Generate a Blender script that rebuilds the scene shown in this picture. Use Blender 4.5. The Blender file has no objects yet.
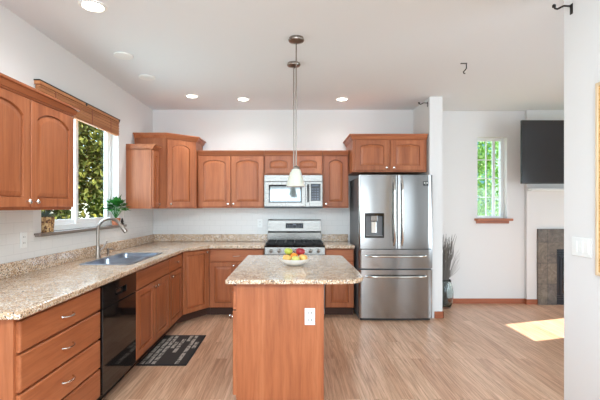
import bpy, bmesh, math, random
from mathutils import Vector, Matrix
from mathutils.geometry import tessellate_polygon

random.seed(7)
S = bpy.context.scene
COL = S.collection
PI = math.pi

# ------------------------------------------------------------------ camera
cam_d = bpy.data.cameras.new('camera')
cam = bpy.data.objects.new('camera', cam_d)
COL.objects.link(cam)
CH = 1.405
cam.location = (0, 0, CH)
cam.rotation_euler = (PI/2, 0, 0)
cam_d.sensor_width = 36
cam_d.lens = 395/600*36
cam_d.shift_x = 8/600
cam_d.shift_y = 7/600
cam_d.clip_start = 0.02
S.camera = cam

# ------------------------------------------------------------------ world, sun, area lights, exposure
W = bpy.data.worlds.new('sky_world')
S.world = W
W.use_nodes = True
wn = W.node_tree
wn.nodes.clear()
wo = wn.nodes.new('ShaderNodeOutputWorld')
wb = wn.nodes.new('ShaderNodeBackground')
sky = wn.nodes.new('ShaderNodeTexSky')
sky.sky_type = 'NISHITA'
sky.sun_disc = False
sky.sun_elevation = math.radians(50)
sky.sun_rotation = math.radians(90)
wb.inputs['Strength'].default_value = 0.36
wn.links.new(sky.outputs[0], wb.inputs['Color'])
wn.links.new(wb.outputs[0], wo.inputs['Surface'])

def add_light(name, typ, loc, direction, energy, color=(1, 1, 1), size=None):
    d = bpy.data.lights.new(name, typ)
    d.energy = energy
    d.color = color
    if size:
        d.shape = 'RECTANGLE'
        d.size, d.size_y = size
    o = bpy.data.objects.new(name, d)
    COL.objects.link(o)
    o.location = loc
    o.rotation_euler = Vector(direction).to_track_quat('-Z', 'Y').to_euler()
    return o

sun = add_light('sun', 'SUN', (12, 4, 12), (-1, -0.30, -0.86), 7.5, (1.0, 0.95, 0.88))
sun.data.angle = math.radians(0.6)
# added fill behind the camera and in the living room; daylight at sink window
add_light('rear_fill', 'AREA', (-0.1, -3.12, 1.35), (0, 1, 0.12), 62, (0.73, 0.885, 1.0), (2.9, 2.1))  # unseen area fill added in front of the closed rear wall
add_light('living_fill', 'AREA', (5.1, 1.6, 1.45), (-1, 0.25, 0.25), 60, (0.73, 0.885, 1.0), (2.6, 2.0))  # added area fill, the wall has no opening here
add_light('living_rear_fill', 'AREA', (3.5, -3.12, 1.4), (0, 1, 0.1), 26, (0.73, 0.885, 1.0), (2.2, 2.1))  # added to brighten the fridge and the living room floor
add_light('sink_window_daylight', 'AREA', (-2.22, 3.85, 1.8), (1, 0, 0.0), 13, (0.73, 0.885, 1.0), (1.3, 1.05))

add_light('kitchen_fill', 'AREA', (-0.1, 0.5, 2.74), (0, 0.35, -1), 84, (0.70, 0.87, 1.0), (2.4, 1.6))  # unseen overhead panel added to lift the left drawers and floor

S.view_settings.view_transform = 'Standard'
S.view_settings.look = 'None'
S.view_settings.gamma = 1
S.view_settings.use_curve_mapping = False
S.view_settings.exposure = 1.32

# ------------------------------------------------------------------ materials
def lin(c):
    c = c/255
    return c/12.92 if c <= 0.04045 else ((c+0.055)/1.055)**2.4
def rgb(r, g, b):
    return (lin(r), lin(g), lin(b), 1)

def mat(name, color=(200, 200, 200), rough=0.5, metal=0.0, **kw):
    m = bpy.data.materials.new(name)
    m.use_nodes = True
    b = m.node_tree.nodes['Principled BSDF']
    b.inputs['Base Color'].default_value = rgb(*color)
    b.inputs['Roughness'].default_value = rough
    b.inputs['Metallic'].default_value = metal
    for k, v in kw.items():
        b.inputs[k.replace('_', ' ')].default_value = v
    return m

def nt(m):
    t = m.node_tree
    return t, t.nodes, t.links, t.nodes['Principled BSDF']

def coords(m, scale=(1, 1, 1), rot=(0, 0, 0), src='Object'):
    t, N, L, b = nt(m)
    tc = N.new('ShaderNodeTexCoord')
    mp = N.new('ShaderNodeMapping')
    mp.inputs['Scale'].default_value = scale
    mp.inputs['Rotation'].default_value = rot
    L.new(tc.outputs[src], mp.inputs['Vector'])
    return mp

def noise(m, vec, scale, detail=4, rough=0.55, dist=0.0):
    t, N, L, b = nt(m)
    n = N.new('ShaderNodeTexNoise')
    n.inputs['Scale'].default_value = scale
    n.inputs['Detail'].default_value = detail
    n.inputs['Roughness'].default_value = rough
    n.inputs['Distortion'].default_value = dist
    L.new(vec.outputs[0], n.inputs['Vector'])
    return n

def ramp(m, fac, stops, interp='LINEAR'):
    t, N, L, b = nt(m)
    r = N.new('ShaderNodeValToRGB')
    r.color_ramp.interpolation = interp
    e = r.color_ramp.elements
    while len(e) > 1:
        e.remove(e[-1])
    e[0].position, e[0].color = stops[0]
    for p, c in stops[1:]:
        x = e.new(p)
        x.color = c
    L.new(fac, r.inputs['Fac'])
    return r

def mixc(m, fac, a, b_, mode='MIX'):
    t, N, L, b = nt(m)
    x = N.new('ShaderNodeMix')
    x.data_type = 'RGBA'
    x.blend_type = mode
    for s, v in ((0, fac), (6, a), (7, b_)):
        if hasattr(v, 'is_linked'):
            L.new(v, x.inputs[s])
        else:
            x.inputs[s].default_value = v
    return x.outputs[2]

def bump(m, height, strength=0.1, dist=0.01):
    t, N, L, b = nt(m)
    bp = N.new('ShaderNodeBump')
    bp.inputs['Strength'].default_value = strength
    bp.inputs['Distance'].default_value = dist
    L.new(height, bp.inputs['Height'])
    L.new(bp.outputs[0], b.inputs['Normal'])

def wood(name, axis, dark, mid, light, rough=0.4, coat=0.06):
    m = mat(name, mid, rough)
    t, N, L, b = nt(m)
    sc = [26, 26, 26]
    sc[axis] = 1.6
    mp = coords(m, tuple(sc))
    oi = N.new('ShaderNodeObjectInfo')
    add = N.new('ShaderNodeVectorMath')
    add.operation = 'ADD'
    mul = N.new('ShaderNodeMath')
    mul.operation = 'MULTIPLY'
    mul.inputs[1].default_value = 60
    L.new(oi.outputs['Random'], mul.inputs[0])
    L.new(mp.outputs[0], add.inputs[0])
    L.new(mul.outputs[0], add.inputs[1])
    n1 = noise(m, add, 0.45, 5, 0.6, 0.6)
    r1 = ramp(m, n1.outputs['Fac'], [(0.22, rgb(*dark)), (0.5, rgb(*mid)), (0.8, rgb(*light))])
    n2 = noise(m, add, 3.0, 3, 0.6, 0.2)
    r2 = ramp(m, n2.outputs['Fac'], [(0.38, (0.80, 0.77, 0.75, 1)), (0.52, (1, 1, 1, 1))])
    c = mixc(m, 0.55, r1.outputs[0], r2.outputs[0], 'MULTIPLY')
    hs = N.new('ShaderNodeHueSaturation')
    mr = N.new('ShaderNodeMapRange')
    mr.inputs['To Min'].default_value = 0.93
    mr.inputs['To Max'].default_value = 1.06
    L.new(oi.outputs['Random'], mr.inputs['Value'])
    L.new(mr.outputs[0], hs.inputs['Value'])
    L.new(c, hs.inputs['Color'])
    L.new(hs.outputs[0], b.inputs['Base Color'])
    b.inputs['Coat Weight'].default_value = coat
    b.inputs['Specular IOR Level'].default_value = 0.35
    b.inputs['Coat Roughness'].default_value = 0.22
    return m

CD, CM, CL = (136, 73, 42), (169, 98, 60), (188, 118, 78)
M = {}
M['cherry_v'] = wood('cherry_vertical', 2, CD, CM, CL)
M['cherry_h'] = wood('cherry_horizontal', 0, CD, CM, CL)
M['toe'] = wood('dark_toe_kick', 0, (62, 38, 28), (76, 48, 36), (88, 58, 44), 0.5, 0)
M['base_red'] = wood('red_baseboard', 0, (138, 72, 46), (160, 90, 60), (172, 100, 70), 0.4, 0.1)

# painted walls and ceiling
def paint(name, col, sc=60, st=0.04):
    m = mat(name, col, 0.85)
    n = noise(m, coords(m), sc, 3)
    bump(m, n.outputs['Fac'], st, 0.003)
    return m
M['wall'] = paint('warm_white_wall_paint', (224, 221, 218))
M['ceil'] = paint('ceiling_paint', (229, 231, 232), 90, 0.06)
M['white'] = mat('white_plastic', (236, 236, 232), 0.35)
M['vinyl'] = mat('white_vinyl_frame', (240, 240, 238), 0.3)
M['slot'] = mat('grey_slot', (84, 82, 80), 0.5)

# floor
m = mat('laminate_floor', (196, 160, 132), 0.32)
t, N, L, b = nt(m)
mp = coords(m, (1, 1, 1), (0, 0, PI/2))
br = N.new('ShaderNodeTexBrick')
br.offset = 0.37
br.inputs['Scale'].default_value = 1
br.inputs['Brick Width'].default_value = 1.22
br.inputs['Row Height'].default_value = 0.10
br.inputs['Mortar Size'].default_value = 0.0012
br.inputs['Mortar Smooth'].default_value = 0.3
br.inputs['Color1'].default_value = (0, 0, 0, 1)
br.inputs['Color2'].default_value = (1, 1, 1, 1)
br.inputs['Mortar'].default_value = (0.5, 0.5, 0.5, 1)
L.new(mp.outputs[0], br.inputs['Vector'])
rb = ramp(m, br.outputs['Color'], [(0, rgb(192, 149, 119)), (0.5, rgb(204, 163, 133)), (1, rgb(214, 177, 148))])
mg = coords(m, (58, 2.4, 58))
sep = N.new('ShaderNodeVectorMath')
sep.operation = 'MULTIPLY_ADD'
L.new(br.outputs['Color'], sep.inputs[0])
sep.inputs[1].default_value = (9, 9, 9)
L.new(mg.outputs[0], sep.inputs[2])
g1 = noise(m, sep, 1.0, 6, 0.62, 0.8)
rg = ramp(m, g1.outputs['Fac'], [(0.28, rgb(178, 158, 144)), (0.46, rgb(232, 224, 216)), (0.62, (1.10, 1.10, 1.10, 1))])
c1 = mixc(m, 0.85, rb.outputs[0], rg.outputs[0], 'MULTIPLY')
mort = ramp(m, br.outputs['Fac'], [(0, (1, 1, 1, 1)), (1, (0.62, 0.55, 0.5, 1))])
c2 = mixc(m, 0.8, c1, mort.outputs[0], 'MULTIPLY')
L.new(c2, b.inputs['Base Color'])
bump(m, g1.outputs['Fac'], 0.06, 0.004)
M['floor'] = m

# granite
m = mat('speckled_granite', (214, 196, 172), 0.16)
t, N, L, b = nt(m)
mp = coords(m)
n1 = noise(m, mp, 14, 4, 0.6)
r1 = ramp(m, n1.outputs['Fac'], [(0.32, rgb(186, 150, 116)), (0.5, rgb(208, 178, 146)), (0.68, rgb(224, 202, 176))])
v1 = N.new('ShaderNodeTexVoronoi')
v1.inputs['Scale'].default_value = 155
L.new(mp.outputs[0], v1.inputs['Vector'])
sepc = N.new('ShaderNodeSeparateColor')
L.new(v1.outputs['Color'], sepc.inputs[0])
r2 = ramp(m, sepc.outputs[0], [(0, rgb(96, 80, 70)), (0.11, rgb(160, 122, 94)), (0.24, rgb(236, 226, 212)), (0.4, rgb(205, 186, 162))], 'CONSTANT')
f2 = ramp(m, sepc.outputs[0], [(0, (1, 1, 1, 1)), (0.4, (0, 0, 0, 1))], 'CONSTANT')
c = mixc(m, f2.outputs[0], r1.outputs[0], r2.outputs[0])
n3 = noise(m, mp, 210, 2)
r3 = ramp(m, n3.outputs['Fac'], [(0.36, (0.70, 0.63, 0.57, 1)), (0.45, (1, 1, 1, 1))])
c = mixc(m, 0.6, c, r3.outputs[0], 'MULTIPLY')
L.new(c, b.inputs['Base Color'])
b.inputs['Coat Weight'].default_value = 0.15
b.inputs['Coat Roughness'].default_value = 0.08
M['granite'] = m

# white subway tile
m = mat('white_subway_tile', (228, 224, 219), 0.25)
t, N, L, b = nt(m)
tc = N.new('ShaderNodeTexCoord')
sx = N.new('ShaderNodeSeparateXYZ')
ad = N.new('ShaderNodeMath')
cb = N.new('ShaderNodeCombineXYZ')
L.new(tc.outputs['Object'], sx.inputs[0])
L.new(sx.outputs[0], ad.inputs[0])
L.new(sx.outputs[1], ad.inputs[1])
L.new(ad.outputs[0], cb.inputs[0])
L.new(sx.outputs[2], cb.inputs[1])
br = N.new('ShaderNodeTexBrick')
br.inputs['Scale'].default_value = 1
br.inputs['Brick Width'].default_value = 0.152
br.inputs['Row Height'].default_value = 0.076
br.inputs['Mortar Size'].default_value = 0.0015
br.inputs['Color1'].default_value = rgb(228, 224, 219)
br.inputs['Color2'].default_value = rgb(226, 223, 218)
br.inputs['Mortar'].default_value = rgb(212, 208, 203)
L.new(cb.outputs[0], br.inputs['Vector'])
L.new(br.outputs['Color'], b.inputs['Base Color'])
M['tile'] = m

# metals
def steel(name, col, rough, axis=2):
    m = mat(name, col, rough, 1.0)
    t, N, L, b = nt(m)
    sc = [3, 3, 3]
    sc[axis] = 400
    n = noise(m, coords(m, tuple(sc)), 1.0, 2)
    r = ramp(m, n.outputs['Fac'], [(0.3, (rough*0.85,)*3+(1,)), (0.7, (rough*1.15,)*3+(1,))])
    L.new(r.outputs[0], b.inputs['Roughness'])
    return m
M['steel'] = steel('brushed_stainless', (150, 148, 146), 0.17)
M['steel_dark'] = steel('darkened_stainless', (128, 124, 119), 0.26, 2)  # same stainless, colour darkened to hold down reflections on range and microwave
M['steel_sink'] = steel('sink_stainless', (150, 158, 170), 0.3)  # bluish sky reflection put into the base colour
M['chrome'] = mat('polished_chrome', (214, 212, 208), 0.12, 1.0)
M['nickel'] = mat('brushed_nickel', (150, 140, 131), 0.28, 1.0)
M['steel_side'] = mat('grey_fridge_side', (112, 112, 113), 0.45, 0.3)
M['black_gloss'] = mat('gloss_black', (22, 18, 17), 0.06)
M['black'] = mat('matt_black', (26, 25, 25), 0.5)
M['iron'] = mat('cast_iron', (34, 33, 33), 0.6)
M['glass_dark'] = mat('black_glass', (18, 19, 21), 0.05)
M['oven_glass'] = mat('mirror_grey_glass', (150, 158, 160), 0.06, 0.75)
M['screen'] = mat('tv_screen', (40, 37, 36), 0.12)
M['display'] = mat('dark_display', (30, 32, 36), 0.15)
M['mark'] = mat('pale_mark', (205, 205, 200), 0.5)
M['bluemark'] = mat('grey_blue_key', (84, 94, 110), 0.5)
M['bronze'] = mat('dark_bronze', (52, 47, 44), 0.45, 0.6)

m = mat('lamp_shade_glass', (216, 208, 194), 0.45)
b = m.node_tree.nodes['Principled BSDF']
b.inputs['Subsurface Weight'].default_value = 0.2
M['shade'] = m

def emis(name, col, st):
    m = mat(name, col, 0.5)
    b = m.node_tree.nodes['Principled BSDF']
    b.inputs['Emission Color'].default_value = rgb(*col)
    b.inputs['Emission Strength'].default_value = st
    return m
M['lens'] = emis('lit_lens', (255, 246, 232), 6.0)

# thin glass
m = bpy.data.materials.new('window_glass')
m.use_nodes = True
t = m.node_tree
t.nodes.clear()
o_ = t.nodes.new('ShaderNodeOutputMaterial')
tr = t.nodes.new('ShaderNodeBsdfTransparent')
gl = t.nodes.new('ShaderNodeBsdfGlossy')
gl.inputs['Roughness'].default_value = 0.02
mx = t.nodes.new('ShaderNodeMixShader')
tr.inputs['Color'].default_value = (0.93, 0.96, 0.95, 1)
mx.inputs[0].default_value = 0.02
t.links.new(tr.outputs[0], mx.inputs[1])
t.links.new(gl.outputs[0], mx.inputs[2])
t.links.new(mx.outputs[0], o_.inputs['Surface'])
M['glass'] = m

# slate
m = mat('slate_tile', (110, 104, 98), 0.55)
t, N, L, b = nt(m)
mp = coords(m, (1, 1, 1), (PI/2, 0, 0))
br = N.new('ShaderNodeTexBrick')
br.offset = 0.0
br.inputs['Scale'].default_value = 1
br.inputs['Brick Width'].default_value = 0.30
br.inputs['Row Height'].default_value = 0.30
br.inputs['Mortar Size'].default_value = 0.003
br.inputs['Color1'].default_value = rgb(112, 106, 102)
br.inputs['Color2'].default_value = rgb(134, 124, 112)
br.inputs['Mortar'].default_value = rgb(84, 80, 77)
L.new(mp.outputs[0], br.inputs['Vector'])
n = noise(m, coords(m), 9, 6, 0.7, 1.6)
r = ramp(m, n.outputs['Fac'], [(0.3, rgb(150, 146, 146)), (0.55, rgb(226, 218, 208)), (0.75, (1.15, 1.1, 1.05, 1))])
c = mixc(m, 0.9, br.outputs['Color'], r.outputs[0], 'MULTIPLY')
L.new(c, b.inputs['Base Color'])
bump(m, n.outputs['Fac'], 0.3, 0.01)
M['slate'] = m
M['firebox'] = mat('firebox_black', (44, 46, 52), 0.4, 0.3)

# cork
m = mat('cork', (206, 160, 98), 0.9)
t, N, L, b = nt(m)
n = noise(m, coords(m), 130, 3, 0.7)
r = ramp(m, n.outputs['Fac'], [(0.35, rgb(150, 104, 56)), (0.5, rgb(208, 162, 100)), (0.65, rgb(226, 186, 128))])
L.new(r.outputs[0], b.inputs['Base Color'])
M['cork'] = m
M['palewood'] = wood('pale_frame_wood', 2, (206, 178, 140), (222, 196, 160), (232, 210, 178), 0.5, 0)
M['blind'] = wood('woven_wood_blind', 1, (160, 100, 62), (192, 130, 86), (206, 148, 104), 0.6, 0)
M['sill_dark'] = mat('taupe_stone_sill', (124, 110, 100), 0.4)

# rug: dark mat with rows of pale word-like blocks running in depth
m = mat('dark_kitchen_mat', (36, 30, 27), 0.9)
t, N, L, b = nt(m)
mp = coords(m, (1, 1, 1), (0, 0, PI/2))
br = N.new('ShaderNodeTexBrick')
br.offset = 0.43
br.inputs['Scale'].default_value = 1
br.inputs['Brick Width'].default_value = 0.2
br.inputs['Row Height'].default_value = 0.052
br.inputs['Mortar Size'].default_value = 0.008
br.inputs['Mortar Smooth'].default_value = 0.0
br.inputs['Color1'].default_value = (0, 0, 0, 1)
br.inputs['Color2'].default_value = (1, 1, 1, 1)
br.inputs['Mortar'].default_value = (0, 0, 0, 1)
L.new(mp.outputs[0], br.inputs['Vector'])
fa = ramp(m, br.outputs['Color'], [(0, (0, 0, 0, 1)), (0.24, (0.7, 0.7, 0.7, 1))], 'CONSTANT')
n = noise(m, coords(m, (24, 12, 1)), 1.0, 1)
rn = ramp(m, n.outputs['Fac'], [(0.42, (0.35, 0.35, 0.35, 1)), (0.5, (1, 1, 1, 1))])
f3 = mixc(m, 1.0, fa.outputs[0], rn.outputs[0], 'MULTIPLY')
c = mixc(m, f3, rgb(44, 36, 31), rgb(190, 178, 164))
L.new(c, b.inputs['Base Color'])
M['mat'] = m
M['mat_edge'] = mat('mat_border', (32, 27, 25), 0.9)

def leafy(name, cols, trans=0.3):
    m = mat(name, cols[1], 0.5)
    t, N, L, b = nt(m)
    n = noise(m, coords(m), 6.0, 3)
    r = ramp(m, n.outputs['Fac'], [(0.34, rgb(*cols[0])), (0.5, rgb(*cols[1])), (0.66, rgb(*cols[2]))])
    L.new(r.outputs[0], b.inputs['Base Color'])
    b.inputs['Roughness'].default_value = 0.7
    b.inputs['Specular IOR Level'].default_value = 0.12
    return m
M['leaf_hedge'] = leafy('hedge_leaves', [(40, 46, 12), (70, 76, 24), (112, 106, 40)])
M['leaf_bright'] = leafy('bright_leaves', [(96, 138, 58), (146, 182, 92), (204, 216, 150)])
M['leaf_pot'] = leafy('houseplant_leaves', [(24, 74, 26), (48, 112, 40), (92, 150, 62)])
M['leaf_grey'] = leafy('succulent_leaves', [(70, 84, 78), (96, 110, 102), (120, 132, 120)])
M['bark'] = mat('bark', (82, 66, 52), 0.9)
M['terracotta'] = mat('terracotta', (190, 112, 78), 0.7)
M['soil'] = mat('soil', (52, 40, 32), 0.95)
m = mat('mosaic_pot', (170, 126, 84), 0.6)
t, N, L, b = nt(m)
v = N.new('ShaderNodeTexVoronoi')
v.inputs['Scale'].default_value = 75
L.new(coords(m).outputs[0], v.inputs['Vector'])
sc_ = N.new('ShaderNodeSeparateColor')
L.new(v.outputs['Color'], sc_.inputs[0])
r = ramp(m, sc_.outputs[0], [(0, rgb(112, 72, 46)), (0.35, rgb(178, 132, 86)), (0.65, rgb(216, 182, 130))], 'CONSTANT')
L.new(r.outputs[0], b.inputs['Base Color'])
M['mosaic'] = m
M['lawn'] = leafy('lawn', [(70, 100, 44), (96, 128, 60), (120, 150, 80)])
M['ceramic'] = mat('white_ceramic', (236, 234, 228), 0.18)
M['siding'] = mat('pale_teal_siding', (110, 160, 165), 0.6)
M['twig'] = mat('grey_twig', (116, 110, 104), 0.8)
M['roof'] = mat('grey_shingle', (120, 116, 112), 0.8)

def fruit(name, a, b_, c_, sc=8):
    m = mat(name, a, 0.32)
    t, N, L, b = nt(m)
    n = noise(m, coords(m, (1, 1, 0.5)), sc*2, 4)
    r = ramp(m, n.outputs['Fac'], [(0.35, rgb(*a)), (0.52, rgb(*b_)), (0.68, rgb(*c_))])
    L.new(r.outputs[0], b.inputs['Base Color'])
    return m
M['apple_green'] = fruit('green_apple_skin', (150, 168, 50), (176, 186, 70), (200, 200, 96))
M['apple_red'] = fruit('red_apple_skin', (128, 22, 34), (160, 34, 44), (190, 78, 70))
M['orange'] = fruit('orange_peel', (220, 120, 24), (232, 138, 36), (240, 152, 60))
M['peach'] = fruit('yellow_apple_skin', (218, 142, 80), (228, 182, 98), (232, 200, 122))
M['pear'] = fruit('pale_green_apple_skin', (176, 178, 84), (200, 196, 100), (212, 206, 120))

# ------------------------------------------------------------------ mesh helpers
class MB:
    def __init__(self, mtx=None):
        self.bm = bmesh.new()
        self.m = mtx or Matrix.Identity(4)
    def v(self, p):
        return self.bm.verts.new(self.m @ Vector(p))
    def box(self, x0, x1, y0, y1, z0, z1):
        a = [self.v(p) for p in ((x0, y0, z0), (x1, y0, z0), (x1, y1, z0), (x0, y1, z0),
                                 (x0, y0, z1), (x1, y0, z1), (x1, y1, z1), (x0, y1, z1))]
        for f in ((3, 2, 1, 0), (4, 5, 6, 7), (0, 1, 5, 4), (1, 2, 6, 5), (2, 3, 7, 6), (3, 0, 4, 7)):
            self.bm.faces.new([a[i] for i in f])
        return self
    def loops(self, rings, cap0=True, cap1=True, closed=False):
        R = [[self.v(p) for p in r] for r in rings]
        n = len(R[0])
        rng = range(len(R) if closed else len(R)-1)
        for i in rng:
            a, b_ = R[i], R[(i+1) % len(R)]
            for k in range(n):
                self.bm.faces.new((a[k], a[(k+1) % n], b_[(k+1) % n], b_[k]))
        if cap0 and not closed:
            self.bm.faces.new(list(reversed(R[0])))
        if cap1 and not closed:
            self.bm.faces.new(R[-1])
        return self
    def prism(self, poly, z0, z1):
        return self.loops([[(x, y, z0) for x, y in poly], [(x, y, z1) for x, y in poly]])
    def slab(self, outer, holes, z0, z1):
        polys = [outer]+holes
        flat = [p for pl in polys for p in pl]
        tris = tessellate_polygon([[Vector((x, y, 0)) for x, y in pl] for pl in polys])
        top = [self.v((x, y, z1)) for x, y in flat]
        bot = [self.v((x, y, z0)) for x, y in flat]
        for tr_ in tris:
            self.bm.faces.new([top[i] for i in tr_])
            self.bm.faces.new([bot[i] for i in reversed(tr_)])
        k = 0
        for pl in polys:
            n = len(pl)
            for i in range(n):
                a, b_ = k+i, k+(i+1) % n
                self.bm.faces.new((bot[a], bot[b_], top[b_], top[a]))
            k += n
        return self
    def lathe(self, prof, c=(0, 0, 0), n=24, axis='z', cap0=True, cap1=True):
        rings = []
        for r, h in prof:
            ring = []
            for i in range(n):
                a = 2*PI*i/n
                x, y = r*math.cos(a), r*math.sin(a)
                p = {'z': (x, y, h), 'y': (x, -h, y), 'x': (h, x, y)}[axis]
                ring.append((c[0]+p[0], c[1]+p[1], c[2]+p[2]))
            rings.append(ring)
        return self.loops(rings, cap0, cap1)
    def tube(self, pts, r, n=10):
        pts = [Vector(p) for p in pts]
        rings = []
        up = Vector((0, 0, 1))
        prev = None
        for i, p in enumerate(pts):
            d = (pts[min(i+1, len(pts)-1)]-pts[max(i-1, 0)]).normalized()
            if prev is None:
                s = d.cross(up)
                if s.length < 1e-3:
                    s = d.cross(Vector((1, 0, 0)))
            else:
                s = prev-d*prev.dot(d)
            s.normalize()
            prev = s
            q = d.cross(s)
            rr = r[i] if isinstance(r, (list, tuple)) else r
            rings.append([tuple(p+s*rr*math.cos(2*PI*k/n)+q*rr*math.sin(2*PI*k/n)) for k in range(n)])
        return self.loops(rings)
    def quad(self, *ps):
        self.bm.faces.new([self.v(p) for p in ps])
        return self
    def build(self, name, m, parent=None, smooth=False, bevel=0, seg=2):
        bmesh.ops.recalc_face_normals(self.bm, faces=self.bm.faces)
        me = bpy.data.meshes.new(name)
        self.bm.to_mesh(me)
        self.bm.free()
        me.materials.append(M[m] if isinstance(m, str) else m)
        if smooth:
            for p in me.polygons:
                p.use_smooth = True
            if smooth != 'all':
                me.set_sharp_from_angle(angle=math.radians(40))
        o = bpy.data.objects.new(name, me)
        COL.objects.link(o)
        if parent:
            o.parent = parent
        if bevel:
            md = o.modifiers.new('bevel', 'BEVEL')
            md.width = bevel
            md.segments = seg
            md.limit_method = 'ANGLE'
            md.angle_limit = math.radians(50)
        return o

def thing(name, label, cat, loc=(0, 0, 0), rz=0, group=None):
    o = bpy.data.objects.new(name, None)
    COL.objects.link(o)
    o.location = loc
    o.rotation_euler = (0, 0, rz)
    o['label'] = label
    o['category'] = cat
    if group:
        o['group'] = group
    return o
def tag(o, label, cat, group=None, kind=None):
    o['label'] = label
    o['category'] = cat
    if group:
        o['group'] = group
    if kind:
        o['kind'] = kind
    return o
def struct(o, label=None, cat=None):
    o['kind'] = 'structure'
    if label:
        o['label'] = label
    if cat:
        o['category'] = cat
    return o
def copy_thing(root, loc, label):
    r = root.copy()
    COL.objects.link(r)
    r.location = loc
    r['label'] = label
    for ch in list(root.children):
        c = ch.copy()
        COL.objects.link(c)
        c.parent = r
        for g in list(ch.children):
            d = g.copy()
            COL.objects.link(d)
            d.parent = c
    return r

# ------------------------------------------------------------------ room shell
XL, YB, YF, CZ = -2.0, 5.67, 5.75, 2.80
YR, XR = -3.2, 5.2
struct(MB().box(-2.3, 6.3, YR-0.2, 6.0, -0.1, 0).build('floor', 'floor'), 'pale wood plank laminate floor running away from the viewer', 'floor')
struct(MB().box(-2.2, 5.42, YR-0.2, 6.0, CZ, CZ+0.18).build('ceiling', 'ceil'), 'smooth white painted ceiling', 'ceiling')
# left wall with window opening y 3.15..4.55, z 1.2..2.38
LW = (3.15, 4.55, 1.2, 2.38)
w = MB()
w.box(-2.15, XL, YR-0.2, LW[0], 0, CZ).box(-2.15, XL, LW[1], 6.0, 0, CZ)
w.box(-2.15, XL, LW[0], LW[1], 0, LW[2]).box(-2.15, XL, LW[0], LW[1], LW[3], CZ)
struct(w.build('wall_left', 'wall'), 'white wall with the sink window', 'wall')
struct(MB().box(XL, 1.82, YB, 5.95, 0, CZ).build('wall_back', 'wall'), 'white wall behind range and fridge', 'wall')
FW = (2.70, 3.13, 1.24, 2.42)
w = MB()
w.box(1.82, FW[0], YF, 5.95, 0, CZ).box(FW[1], XR, YF, 5.95, 0, CZ)
w.box(FW[0], FW[1], YF, 5.95, 0, FW[2]).box(FW[0], FW[1], YF, 5.95, FW[3], CZ)
struct(w.build('wall_far', 'wall'), 'white wall of the next room with narrow window', 'wall')
struct(MB().box(1.742, 1.905, 5.0, YF, 0, CZ).build('wall_stub', 'wall'), 'short white wall end beside the fridge', 'wall')
struct(MB().box(1.77, 1.92, YR, 2.57, 0, CZ).build('wall_right', 'wall'), 'white foreground wall with cork board', 'wall')
struct(MB().box(3.39, 5.15, 5.70, YF, 0, CZ).build('wall_chimney', 'wall'), 'shallow white chimney breast behind the television', 'wall')
# living room right wall with glazed door opening that lets the sun in
w = MB()
DO = (4.93, 5.58, 0.05, 2.45)
w.box(XR, 5.4, YR, DO[0], 0, CZ).box(XR, 5.4, DO[1], 6.0, 0, CZ)
w.box(XR, 5.4, DO[0], DO[1], DO[3], CZ).box(XR, 5.4, DO[0], DO[1], 0, DO[2])
struct(w.build('wall_living', 'wall'), 'side wall of the next room', 'wall')
struct(MB().box(-2.15, 6.2, YR-0.2, YR, 0, CZ).build('wall_rear', 'wall'), 'wall behind the viewer', 'wall')
# ground outside
struct(MB().box(-30, 30, -12, 40, -0.4, -0.15).build('ground', 'lawn'), 'green lawn outside the windows', 'ground')

# baseboards
struct(MB().box(1.905, 3.385, YF-0.014, YF, 0, 0.075).build('baseboard_far', 'base_red', bevel=0.004), 'red wood baseboard under the narrow window', 'baseboard')
struct(MB().box(3.376, 3.39, 5.69, YF, 0, 0.075).box(3.376, 3.55, 5.686, 5.70, 0, 0.075).build('baseboard_chimney', 'base_red', bevel=0.003), 'short red baseboard beside the fireplace', 'baseboard')
struct(MB().box(1.80, 1.919, 4.986, 5.0, 0, 0.085).box(1.905, 1.919, 4.986, YF, 0, 0.085).build('baseboard_stub', 'base_red', bevel=0.004), 'red baseboard wrapping the short wall end', 'baseboard')

# tiled splash
struct(MB().box(XL+0.012, 0.86, YB-0.008, YB, 0.93, 1.40).build('trim_1', 'tile'), 'white subway tile behind the range', 'wall tile')
w = MB().box(XL, XL+0.008, 1.0, 5.66, 0.93, 1.185).box(XL, XL+0.008, 1.0, 3.04, 1.185, 1.40).box(XL, XL+0.008, 4.70, 5.66, 1.185, 1.40)
struct(w.build('trim_2', 'tile'), 'white subway tile under the sink window', 'wall tile')

# ---- window_1 over the sink
w1 = bpy.data.objects.new('window_1', None)
COL.objects.link(w1)
w1.location = (-2.11, 3.85, 1.2)
struct(w1, 'white sliding window above the sink', 'window')
hy, hz = 0.70, 1.18
MB().box(-0.04, 0.03, -hy, -hy+0.04, 0, hz).box(-0.04, 0.03, hy-0.04, hy, 0, hz).box(-0.04, 0.03, -hy+0.04, hy-0.04, 0, 0.045).box(-0.04, 0.03, -hy+0.04, hy-0.04, hz-0.04, hz).build('window_frame', 'vinyl', w1, bevel=0.004)
for s, x in ((-1, -0.014), (1, 0.008)):
    a, b_ = (-hy+0.04, 0.02) if s < 0 else (-0.03, hy-0.04)
    q = MB().box(x-0.012, x+0.012, a, a+0.045, 0.045, hz-0.04).box(x-0.012, x+0.012, b_-0.045, b_, 0.045, hz-0.04)
    q.box(x-0.012, x+0.012, a+0.045, b_-0.045, 0.045, 0.09).box(x-0.012, x+0.012, a+0.045, b_-0.045, hz-0.085, hz-0.04)
    sh = q.build('sash', 'vinyl', w1, bevel=0.003)
    MB().box(x-0.003, x+0.003, a+0.045, b_-0.045, 0.09, hz-0.085).build('pane', 'glass', sh)
struct(MB().box(-2.06, -1.955, 3.06, 4.68, 1.172, 1.2).build('trim_3', 'sill_dark', bevel=0.005), 'thin taupe sill under the sink window', 'window sill')

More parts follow.
